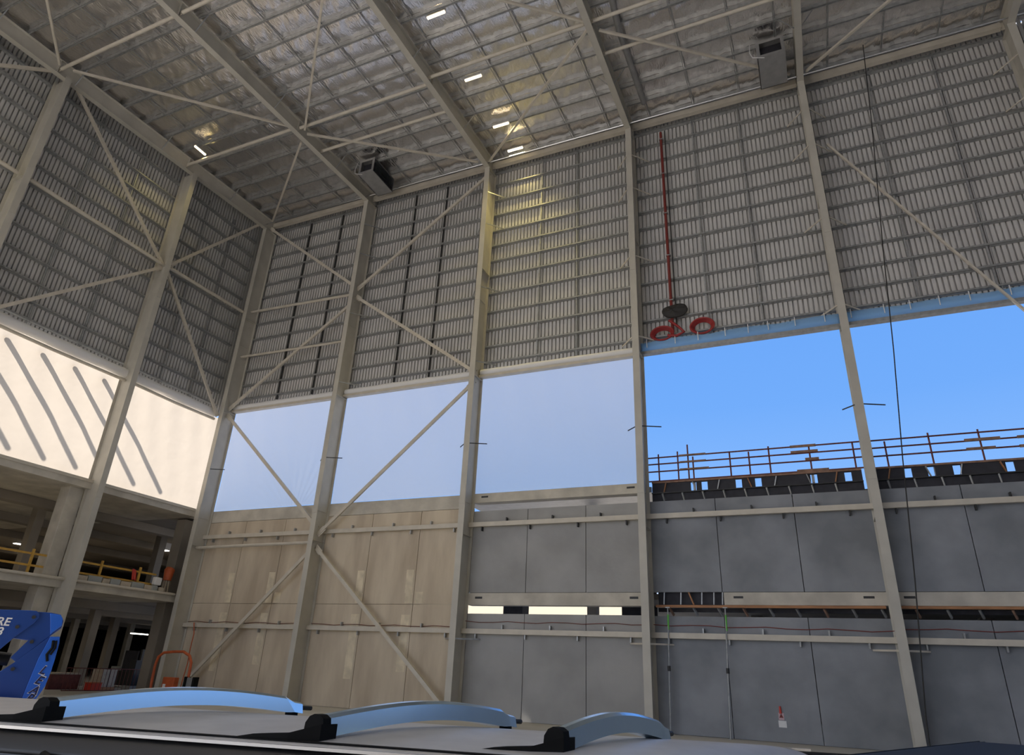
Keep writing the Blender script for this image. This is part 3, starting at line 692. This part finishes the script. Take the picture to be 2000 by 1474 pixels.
# concrete pillars beside steel columns
for (y0, y1, l) in ((-6.75, -6.05, 'nearest the corner'), (-14.6, -13.9, 'at the far left')):
    for z0, z1, lv in ((0, 4.42, 'ground'), (4.76, 8.98, 'mezzanine')):
        tag(MB().box(-2.6, -1.9, y0, y1, z0, z1).build('concrete_pillar', M['slab'], bevel=.02), 'square concrete pillar at %s level behind the left steel column, %s' % (lv, l), 'pillar', 'edge pillars')
tag(MB().box(-2.9, -2.2, .35, .95, 0, 8.9).build('concrete_pillar', M['dark'], bevel=.02), 'dark concrete pillar just behind the corner column', 'pillar')
struct(MB().box(-3.2, -1.01, .97, 1.13, 0, 9.42).build('wall_corner', M['conc']))
for (x, y, s, l) in ((-10, 2.1, .5, 'dark pillar inside the ground floor, the wider left one'), (-18, 9.5, .5, 'dark pillar inside the ground floor, right of the wide one'), (-25, 11.3, .45, 'pale pillar inside the ground floor beside the blue lift'), (-25, 16.4, .45, 'pale slender pillar inside the ground floor, rightmost'), (-12, -6, .5, 'dark pillar hidden at the left inside the ground floor')):
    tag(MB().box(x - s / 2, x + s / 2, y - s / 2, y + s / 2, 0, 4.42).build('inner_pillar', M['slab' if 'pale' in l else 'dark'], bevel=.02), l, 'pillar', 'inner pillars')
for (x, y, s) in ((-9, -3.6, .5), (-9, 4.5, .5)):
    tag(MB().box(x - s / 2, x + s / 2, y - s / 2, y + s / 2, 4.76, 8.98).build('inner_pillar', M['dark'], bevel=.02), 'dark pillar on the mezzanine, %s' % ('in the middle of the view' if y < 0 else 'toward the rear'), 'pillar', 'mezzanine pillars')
# yellow edge rail
e = empty('edge_rail', (-1.9, -7.4, 4.8))
for y in (-15.9, -11.6, -7.42, -4.05, -1.9):
    MB().bar((-1.94, y, 4.76), (-1.91, y - .02, 5.92), .09, .09).build('post', M['yellow'], e)
for z in (5.72, 5.22):
    MB().bar((-1.94, -16, z), (-1.94, -6.8, z), .05, .09).build('rail', M['yellow'], e); MB().bar((-1.94, -6.0, z), (-1.94, -.9, z - .03), .05, .09).build('rail', M['yellow'], e)
tag(e, 'yellow painted edge rail on the mezzanine floor', 'guard rail')
tag(MB().grid(lambda u, v: (-1.83 + .03 * math.sin(u * 12), -2.45 + u * .28 + .12 * v, 5.75 - .52 * v + .04 * math.sin(u * 5)), 12, 8).build('red_cloth', M['redb'], solid=.01), 'red cloth hanging over the yellow mezzanine rail', 'cloth')
yy = -5.3; k = 0
while yy < -1.4:
    wd = random.uniform(.35, .75); dk = k % 2
    o = MB().box(-1.83, -1.6, yy, yy + wd, 4.77, 5.10 + (.05 if dk else 0)).build('block_pack', M['grey' if dk else 'crate'], bevel=.02)
    tag(o, '%s block pack on the mezzanine edge, %s from the left' % ('grey' if dk else 'cream', ORD[k]), 'block pack', 'packs on the mezzanine edge'); yy += wd + .04; k += 1
for (y, z, s, m_, l) in ((-1.25, 4.76, .38, 'grey', 'grey green tub beside the cream box on the mezzanine'), (-.8, 4.76, .34, 'crate', 'cream box with brown marks on the mezzanine edge'), (-1.15, 5.15, .42, 'white', 'white crumpled bag stacked on the mezzanine tub')):
    o = MB().box(-1.83, -1.58, y, y + s, z, z + s * .95).build('storage_box', M[m_], bevel=.05); tag(o, l, 'box')
e = empty('waste_drum', (-2.0, -.1, 4.76))
MB().tube([(-2.0, -.1, 5.5), (-2.0, -.08, 6.05), (-2.0, -.05, 6.15)], [.2, .27, .2], 14).build('drum', M['orange'], e)
for dx, dy in ((.1, .1), (-.1, .1), (.1, -.12), (-.1, -.12)): MB().tube([(-2 + dx, -.1 + dy, 4.76), (-2 + dx * .7, -.1 + dy * .7, 5.52)], .035, 6).build('leg', M['crate'], e)
tag(e, 'upright orange drum on pale legs at the right end of the mezzanine', 'drum')
for (x, y, l) in ((-11.2, 6.67, 'small bright white lamp under the upper floor near the corner'), (-20.7, 2.6, 'pair of glowing warm lamps far under the upper floor, left edge'), (-26, 6.2, 'small lamp far under the upper floor behind the yellow rail'), (-8, -10, 'added fill lamp under the upper floor, hidden behind the left column')):  # the last one is added out of view to brighten the mezzanine
    e = empty('soffit_lamp', (x, y, 8.5)); ho = MB().box(x - .22, x + .22, y - .28, y + .28, 8.5, 8.98).build('housing', M['white'], e); MB().box(x - .2, x + .2, y - .25, y + .25, 8.46, 8.5).build('lens', M['lens2'], ho)
    ld = bpy.data.lights.new('lamp_light', 'AREA'); ld.size = .4; ld.energy = 100; ld.color = (1, .88, .7); lo = bpy.data.objects.new('lamp_light', ld); COL.objects.link(lo); lo.parent = e; lo.location = (0, 0, -.08)
    tag(e, l, 'lamp', 'soffit lamps')
# ground floor: tube lamps, clutter
for (c, ax, l) in (((-20, 12.6, 3.3), 'y', 'horizontal white tube lamp deep in the ground floor'), ((-6, 3.1, 1.9), 'v', 'leaning white tube lamp beside the corner at ground level')):
    x, y, z = c
    o = empty('tube_lamp', c); MB().tube([(x, y, z), (x, y + 1.6, z)] if ax == 'y' else [(x, y, z - .75), (x + .05, y + .1, z + .75)], .045, 8).build('tube', M['lens2'], o)
    MB().tube([(x, y + .1, z + (0 if ax == 'y' else .7)), (x, y + .1, 4.42)], .01, 5).build('hanger_rod', M['galv'], o); tag(o, l, 'lamp')
for (x, y) in ((-9, -4), (-20, 4), (-8, 8)):  # lamps added to brighten the ground floor interior
    e = empty('soffit_lamp', (x, y, 4.2)); MB().box(x - .6, x + .6, y - .1, y + .1, 4.32, 4.42).build('housing', M['white'], e); MB().box(x - .58, x + .58, y - .08, y + .08, 4.28, 4.32).build('lens', M['lens2'], e)
    ld = bpy.data.lights.new('lamp_light', 'AREA'); ld.size = .6; ld.energy = 50; ld.color = (1, .85, .65); lo = bpy.data.objects.new('lamp_light', ld); COL.objects.link(lo); lo.parent = e; lo.location = (0, 0, .05)
    tag(e, 'added fill lamp under the mezzanine floor, %s' % ('nearest the hall' if x == -9 else 'far inside' if x == -20 else 'toward the rear'), 'lamp', 'added mezzanine fill lamps')
def clutter(name, cat, label, parts, loc):
    e = empty(name, loc)
    for nm, m_, b in parts:
        x0, x1, y0, y1, z0, z1 = b
        MB().box(loc[0] + x0, loc[0] + x1, loc[1] + y0, loc[1] + y1, z0, z1).build(nm, M[m_], e, bevel=.02)
    tag(e, label, cat)
clutter('block_pallet', 'pallet', 'pallet of pale blocks with dark strapping inside the ground floor', [('blocks', 'crate', (0, .8, 0, .85, .15, 1.0)), ('base', 'timber', (-.05, .85, -.05, .9, 0, .15)), ('strap', 'blackst', (-.01, .81, .4, .45, .15, 1.01))], (-6, 0.0, 0))
clutter('forklift', 'forklift', 'black forklift mast and cab inside the ground floor', [('mast', 'blackst', (0, .15, 0, .9, 0, 2.1)), ('cab', 'form', (-1.3, -.2, 0, 1.1, .5, 2.0)), ('chassis', 'blackst', (-1.9, 0, -.1, 1.2, .1, .9)), ('counterweight', 'grey', (-2.2, -1.8, 0, 1.1, .3, 1.1))], (-7.2, 3.6, 0))
clutter('rack', 'rack', 'black upright machine beside the silver drum at the ground floor', [('body', 'blackst', (0, .5, 0, .6, .2, 1.5)), ('foot', 'grey', (-.1, .6, -.1, .7, 0, .2))], (-6, 2.1, 0))
clutter('low_bin', 'bin', 'long low red brown bin behind the blue lift', [('bin', 'rust', (0, 1, 0, 1.6, 0, .7)), ('lid', 'crate', (0, 1, 0, 1.6, .7, .78))], (-7, -2.2, 0))
clutter('red_crate', 'crate', 'small bright red crate on the ground floor', [('body', 'redb', (0, .5, 0, .6, 0, .35)), ('rim', 'orange', (-.02, .52, -.02, .62, .33, .38))], (-5.4, -.7, 0))
o = MB().tube([(-4.6, 2.6, .45), (-4.6, 4.0, .45)], .42, 16).build('insulation_roll', M['crate']); tag(o, 'pale roll lying inside the ground floor', 'roll')
o = MB().tube([(-5.5, 3.1, 0), (-5.5, 3.1, .9), (-5.5, 3.1, 1.0)], [.22, .22, .15], 14).build('water_drum', M['grey']); tag(o, 'small light drum left of the orange hoop', 'drum')
e = empty('temporary_fence', (-4.5, -2.5, 0))
for k in range(22): MB().tube([(-4.5, -2.5 + k * .22, .0), (-4.5, -2.5 + k * .22, 1.05)], .012, 5).build('bar', M['rust'], e)
for z in (.02, 1.05): MB().tube([(-4.5, -2.5, z), (-4.5, 2.15, z)], .02, 6).build('rail', M['rust'], e)
tag(e, 'low dark barred barrier across the ground floor opening', 'barrier')
# orange hoop, box, post
P = [(.05, .02), (-.02, .7), (-.05, 1.35), (.05, 1.75), (.35, 1.94), (1.0, 2.0), (1.65, 2.02), (2.1, 1.85), (2.3, 1.55), (2.32, 1.05), (2.25, .5), (2.22, .02)]
tag(MB().tube([(x, -1.2, z) for x, z in P], .065, 10).build('orange_hoop', M['orange']), 'tall orange tube hoop standing in front of the corner column', 'hoop barrier')
e = empty('control_box', (1.25, -1.2, 0))
bo = MB().box(.85, 1.6, -1.35, -1.05, .28, .88).build('body', M['orange'], e, bevel=.03); MB().box(.95, 1.12, -1.37, -1.35, .42, .58).build('label_plate', M['white'], bo)
for x in (1.0, 1.45): MB().tube([(x, -1.2, 0), (x, -1.2, .3)], .03, 6).build('leg', M['galv'], e)
tag(e, 'orange electrical box with white label on short legs near the corner', 'electrical box')
e = empty('bollard', (2.5, -1.2, 0))
MB().box(2.35, 2.75, -1.3, -1.1, .05, .92).build('silver_panel', M['duct'], e, bevel=.03)
for x in (2.22, 2.75): MB().box(x, x + .13, -1.35, -1.05, 0, .95).build('black_side', M['rubber'], e, bevel=.02)
tag(e, 'silver and black upright panel at the foot of the diagonal brace', 'panel')
tag(MB().tube([(-.1, .6, 3.45), (.12, .55, 2.9), (.15, .5, 2.2), (.3, .4, 1.5), (.25, .3, .1)], .025, 6).build('orange_lead', M['orange']), 'thin orange lead hanging down from the lower rail beside the corner column', 'cable')

# ------------------------------------------------------------------ blue boom lift
P0 = Vector((15.7542, -17.0, 0)); AX = Vector((.552978, .833196, 0)); NN = Vector((-.833196, .552978, 0))
def lf(a, b, d): return tuple(P0 + AX * a + NN * d + Vector((0, 0, b)))
e = empty('boom_lift', P0)
head = [(-1.55, 2.472), (-.64, 2.498), (-.203, 2.503), (-.025, 2.478), (.051, 2.364), (.053, 2.227), (-.1, 2.071), (-.348, 1.78), (-.541, 1.565), (-.644, 1.634), (-.444, 1.963), (-.705, 1.986), (-1.389, 1.944)]
link = [(-1.21, 1.357), (-.85, 1.772), (-.671, 2.016), (-.425, 2.291), (-.375, 2.392), (-.396, 2.469), (-.453, 2.513), (-.558, 2.515), (-1.549, 2.468)]
lower = [(-1.5, .3), (-1.3, 1.0), (-.736, 1.383), (-.555, 1.555), (-.097, 2.061), (-.131, 1.867), (-.182, 1.647), (-.236, 1.091), (-.256, .812), (-.4, .3)]
face = [(-.095, 2.052), (.071, 2.062), (.094, 1.947), (.101, 1.631), (.097, 1.424), (.071, 1.145), (-.049, .815), (-.25, .35), (-.4, .3), (-.256, .812), (-.236, 1.091), (-.182, 1.647), (-.131, 1.867)]
cap = [(-.215, 2.483), (-.023, 2.468), (.031, 2.403), (.048, 2.275), (-.105, 2.09)]
MB().prism(head, lf, 0, .07).build('upper_knuckle', M['blue'], e, bevel=.008)
MB().prism(head, lf, .55, .62).build('upper_knuckle', M['blue'], e, bevel=.008)
la = MB().prism(link, lf, -.06, -.01).build('link_arm', M['blue'], e, bevel=.008)
MB().prism(lower, lf, -.02, .05).build('riser_plate', M['blue'], e, bevel=.008)
MB().prism(lower, lf, .55, .6).build('riser_plate', M['blue'], e, bevel=.008)
MB().prism(face, lf, -.035, .5).build('riser_nose', M['bluel'], e, bevel=.01)
MB().prism(cap, lf, -.03, .58).build('knuckle_cap', M['bluel'], e, bevel=.01)
for (a, b) in ((-.471, 2.394), (-.69, 2.195), (-.545, 1.436), (-.377, 1.939)):
    MB().tube([lf(a, b, -.09), lf(a, b, .6)], .035, 12).build('pin', M['blackst'], la)
MB().tube([lf(-.9, 1.62, .25), lf(-.66, 1.60, .25)], .12, 12).build('cylinder', M['rubber'], e)
MB().tube([lf(-.02, 1.98, -.05), lf(0, 1.85, -.08), lf(-.06, 1.72, -.06), lf(-.02, 1.6, -.04)], .025, 8).build('hydraulic_hose', M['rubber'], e)
MB().tube([lf(.03, 1.98, -.05), lf(.05, 1.85, -.08), lf(0, 1.72, -.06)], .02, 8).build('hydraulic_hose', M['rubber'], e)
MB().prism([(-2.6, .45), (-.4, .45), (-.3, .9), (-2.6, 1.0)], lf, -.4, 1.0).build('chassis', M['blue'], e, bevel=.03)
MB().prism([(-3.2, 2.2), (-1.4, 2.25), (-1.4, 2.47), (-3.2, 2.45)], lf, .1, .5).build('boom', M['blue'], e, bevel=.02)
for a in (-2.3, -.7):
    for d in (-.5, 1.1): MB().tube([lf(a, .42, d - .13), lf(a, .42, d + .13)], .42, 24).build('wheel', M['rubber'], e); MB().tube([lf(a, .42, d - .15), lf(a, .42, d + .15)], .18, 16).build('hub', M['white'], e)
def text(s, size, a, b, d, m_, parent, rot=0, shear=0, name='lettering', ext=.004):
    cu = bpy.data.curves.new(name, 'FONT'); cu.body = s; cu.size = size; cu.extrude = ext; cu.shear = shear; cu.offset = size * .02
    cu.align_x = 'CENTER'; cu.align_y = 'CENTER'
    to = bpy.data.objects.new(name, cu); COL.objects.link(to)
    dg = bpy.context.evaluated_depsgraph_get(); me = bpy.data.meshes.new_from_object(to.evaluated_get(dg)); bpy.data.objects.remove(to)
    Mx = Matrix(((AX.x, 0, -NN.x, 0), (AX.y, 0, -NN.y, 0), (0, 1, 0, 0), (0, 0, 0, 1))) @ Matrix.Rotation(rot, 4, 'Z')
    me.transform(Mx); me.transform(Matrix.Translation(Vector(lf(a, b, d)) - parent.location))
    me.materials.clear(); me.materials.append(m_)
    o = bpy.data.objects.new(name, me); COL.objects.link(o); o.parent = parent; return o
text('RE', .21, -.945, 2.27, -.066, M['white'], e, shear=.15)
text('8', .21, -.955, 2.09, -.066, M['white'], e, shear=.15)
for ch, a, b in (('L', -.045, 1.43), ('E', -.068, 1.25), ('A', -.09, 1.07), ('R', -.125, .93), ('N', -.17, .81)):
    text(ch, .24, a, b, -.040, M['white'], e, rot=-.25, shear=.25, ext=.002)
    o = text(ch, .21, a, b, -.044, M['navy'], e, rot=-.25, shear=.25, ext=.003)
tag(e, 'blue boom lift knuckle with white and navy lettering at the lower left', 'boom lift')

# ------------------------------------------------------------------ car in the foreground
def car(O, eu, ev, u0, u1, v0, v1, zr, crown, name, label, mr_, ms_, bars):
    O = Vector(O); eu = Vector(eu); ev = Vector(ev)
    def P(u, v, z): q = O + eu * u + ev * v; return (q.x, q.y, z)
    e = empty(name, (O.x, O.y, 0))
    def rf(a, b):
        u = u0 + (u1 - u0) * a; v = v0 + (v1 - v0) * b
        z = zr + crown * math.sin(PI * b) ** .8
        z -= .30 * max(0, (a - .93) / .07) ** 2 * .5 + .12 * max(0, (.07 - a) / .07) ** 2
        return P(u, v, z)
    MB().grid(rf, 60, 24).build('roof', M[mr_], e, solid=.012)
    def sd(v, s, a, b):   # side profile
        u = u0 + (u1 - u0) * a
        zz = [zr - .005, zr - .03, zr - .07, zr - .085][int(b * 3 + .01)]
        off = [0, .03, .05, .06][int(b * 3 + .01)]
        return P(u, v - s * off, zz)
    for v, s in ((v0, 1), (v1, -1)):
        MB().grid(lambda a, b, v=v, s=s: sd(v, s, a, b), 20, 3).build('cant_rail', M[ms_], e, solid=.01)
        MB().bar(P(u0, v - s * .012, zr + .004), P(u1 - .2, v - s * .012, zr + .004), .014, .012).build('drip_trim', M['chrome' if bars else ms_], e)
        gl = MB(); gl.add([P(u0, v - s * .07, zr - .085), P(u1 - .15, v - s * .07, zr - .085), P(u1 + .5, v - s * .18, zr - .62), P(u0, v - s * .18, zr - .62)], [(0, 1, 2, 3)]); gl.build('side_window', M['glass'], e, solid=.01)
        for uu in (u0 + 1.1, u0 + 2.25): MB().bar(P(uu, v - s * .075, zr - .07), P(uu - .12, v - s * .19, zr - .62), .07, .03).build('window_pillar', M[ms_], e)
        MB().add([P(u0 - .2, v - s * .18, zr - .62), P(u1 + 1.1, v - s * .18, zr - .62), P(u1 + 1.1, v - s * .2, .3), P(u0 - .2, v - s * .2, .3)], [(0, 1, 2, 3)]).build('door_side', M[ms_], e, solid=.02)
        for uu in (u0 + .6, u1 + .4):
            MB().tube([P(uu, v - s * .02, .34), P(uu, v - s * .22, .34)], .34, 24).build('wheel', M['rubber'], e)
    MB().add([P(u1 - .1, v0 - .05, zr - .12), P(u1 - .1, v1 + .05, zr - .12), P(u1 + .6, v1 + .18, zr - .62), P(u1 + .6, v0 - .18, zr - .62)], [(0, 1, 2, 3)]).build('windscreen', M['glass'], e, solid=.01)
    MB().add([P(u1 + .6, v0 - .18, zr - .62), P(u1 + .6, v1 + .18, zr - .62), P(u1 + 1.1, v1 + .18, zr - .75), P(u1 + 1.1, v0 - .18, zr - .75)], [(0, 1, 2, 3)]).build('bonnet', M[ms_], e, solid=.02)
    MB().add([P(u0, v0, zr - .1), P(u0, v1, zr - .1), P(u0 - .2, v1 + .18, .4), P(u0 - .2, v0 - .18, .4)], [(0, 1, 2, 3)]).build('tailgate', M[ms_], e, solid=.02)
    return e, P
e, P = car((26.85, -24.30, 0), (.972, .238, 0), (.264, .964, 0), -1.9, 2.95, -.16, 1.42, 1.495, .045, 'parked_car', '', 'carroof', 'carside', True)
tag(e, 'dusty dark grey car with pale metal roof bars across the bottom foreground', 'car')
MB().add([P(-.9, -.1, 1.512), P(2.9, -.1, 1.512), P(2.9, -.085, 1.514), P(-.9, -.085, 1.514)], [(0, 1, 2, 3)]).build('roof_seam', M['rubber'], e, solid=.006)
for k, (u, va, vb, zb) in enumerate(((0, .0, 1.29, 1.55), (1.29, .0, 1.23, 1.55), (2.2, .12, 1.0, 1.55))):
    b_ = empty('roof_bar', P(u, (va + vb) / 2, 1.55)); b_.parent = None
    n = 24; prof = [(-.04, -.022), (-.036, .03), (-.022, .052), (-.004, .060), (.016, .058), (.033, .046), (.0425, -.022)]
    vs = []; fs = []
    for i in range(n + 1):
        t = i / n; v = va + (vb - va) * t; zc = zb + .052 * math.sin(PI * t) - .003
        sc = 1.0 if i < n - 1 else .7
        for (a, h) in prof: vs.append(P(u + a, v, zc + (h * sc)))
    m_ = len(prof)
    for i in range(n):
        for j in range(m_ - 1): fs.append((i * m_ + j, (i + 1) * m_ + j, (i + 1) * m_ + j + 1, i * m_ + j + 1))
        fs.append((i * m_ + m_ - 1, (i + 1) * m_ + m_ - 1, (i + 1) * m_, i * m_))
    fs += [tuple(n * m_ + j for j in range(m_ - 1, -1, -1))]
    MB().add(vs, fs, False).build('crossbar', M['blubar'], b_)
    c0 = [Vector(q) for q in vs[:m_]]; cm = sum(c0, Vector()) / m_; dv = Vector(P(0, -.03, 0)) - Vector(P(0, 0, 0))
    ring = [cm + (q - cm) * 1.1 for q in c0]; r2 = [q + dv for q in ring]; r3 = [q - dv * .3 for q in ring]
    MB().add(r3 + r2, [tuple(m_ + j for j in range(m_))] + [(j, (j + 1) % m_, m_ + (j + 1) % m_, m_ + j) for j in range(m_)]).build('end_cap', M['rubber'], b_)
    # black foot at the near end with a tapered shoe, stub at the far end
    ft = []
    for (uu, vv, z0, z1) in ((u - .30, va - .06, 1.50, 1.512), (u - .2, va - .06, 1.50, 1.53), (u - .06, va - .05, 1.50, 1.54), (u + .05, va - .02, 1.50, 1.575)):
        ft.append((uu, vv, z0, z1))
    vs = []; fs = []
    for (uu, vv, z0, z1) in ft: vs += [P(uu, vv - .03, z0), P(uu, vv + .05, z0), P(uu, vv + .05, z1), P(uu, vv - .03, z1)]
    for i in range(3):
        a = i * 4
        for j in range(4): fs.append((a + j, a + (j + 1) % 4, a + 4 + (j + 1) % 4, a + 4 + j))
    fs += [(3, 2, 1, 0), (12, 13, 14, 15)]
    MB().add(vs, fs).build('foot', M['rubber'], b_)
    MB().tube([P(u, vb, zb + .01), P(u, vb + .1, zb + .005)], .012, 8).build('end_stub', M['blackst'], b_)
    MB().tube([P(u - .047, va + .1, zb + .025), P(u - .05, va + .1, zb + .025)], .006, 8).build('screw_cap', M['rubber'], b_)
    MB().bar(P(u, vb - .03, 1.50), P(u, vb - .03, 1.56), .05, .05).build('foot', M['rubber'], b_)
    tag(b_, 'curved pale metal roof bar with black foot on the car, %s' % ('leftmost of three', 'middle of three', 'rightmost of three')[k], 'roof bar', 'roof bars on the car')
e2, P2 = car((30.27, -19.2, 0), (.382, .924, 0), (.924, -.382, 0), -1.5, 3.6, 0, 1.6, 1.29, .01, 'black_car', '', 'blackcar', 'blackcar', False)
tag(e2, 'black car roof cut off by the bottom right corner of the photo', 'car')
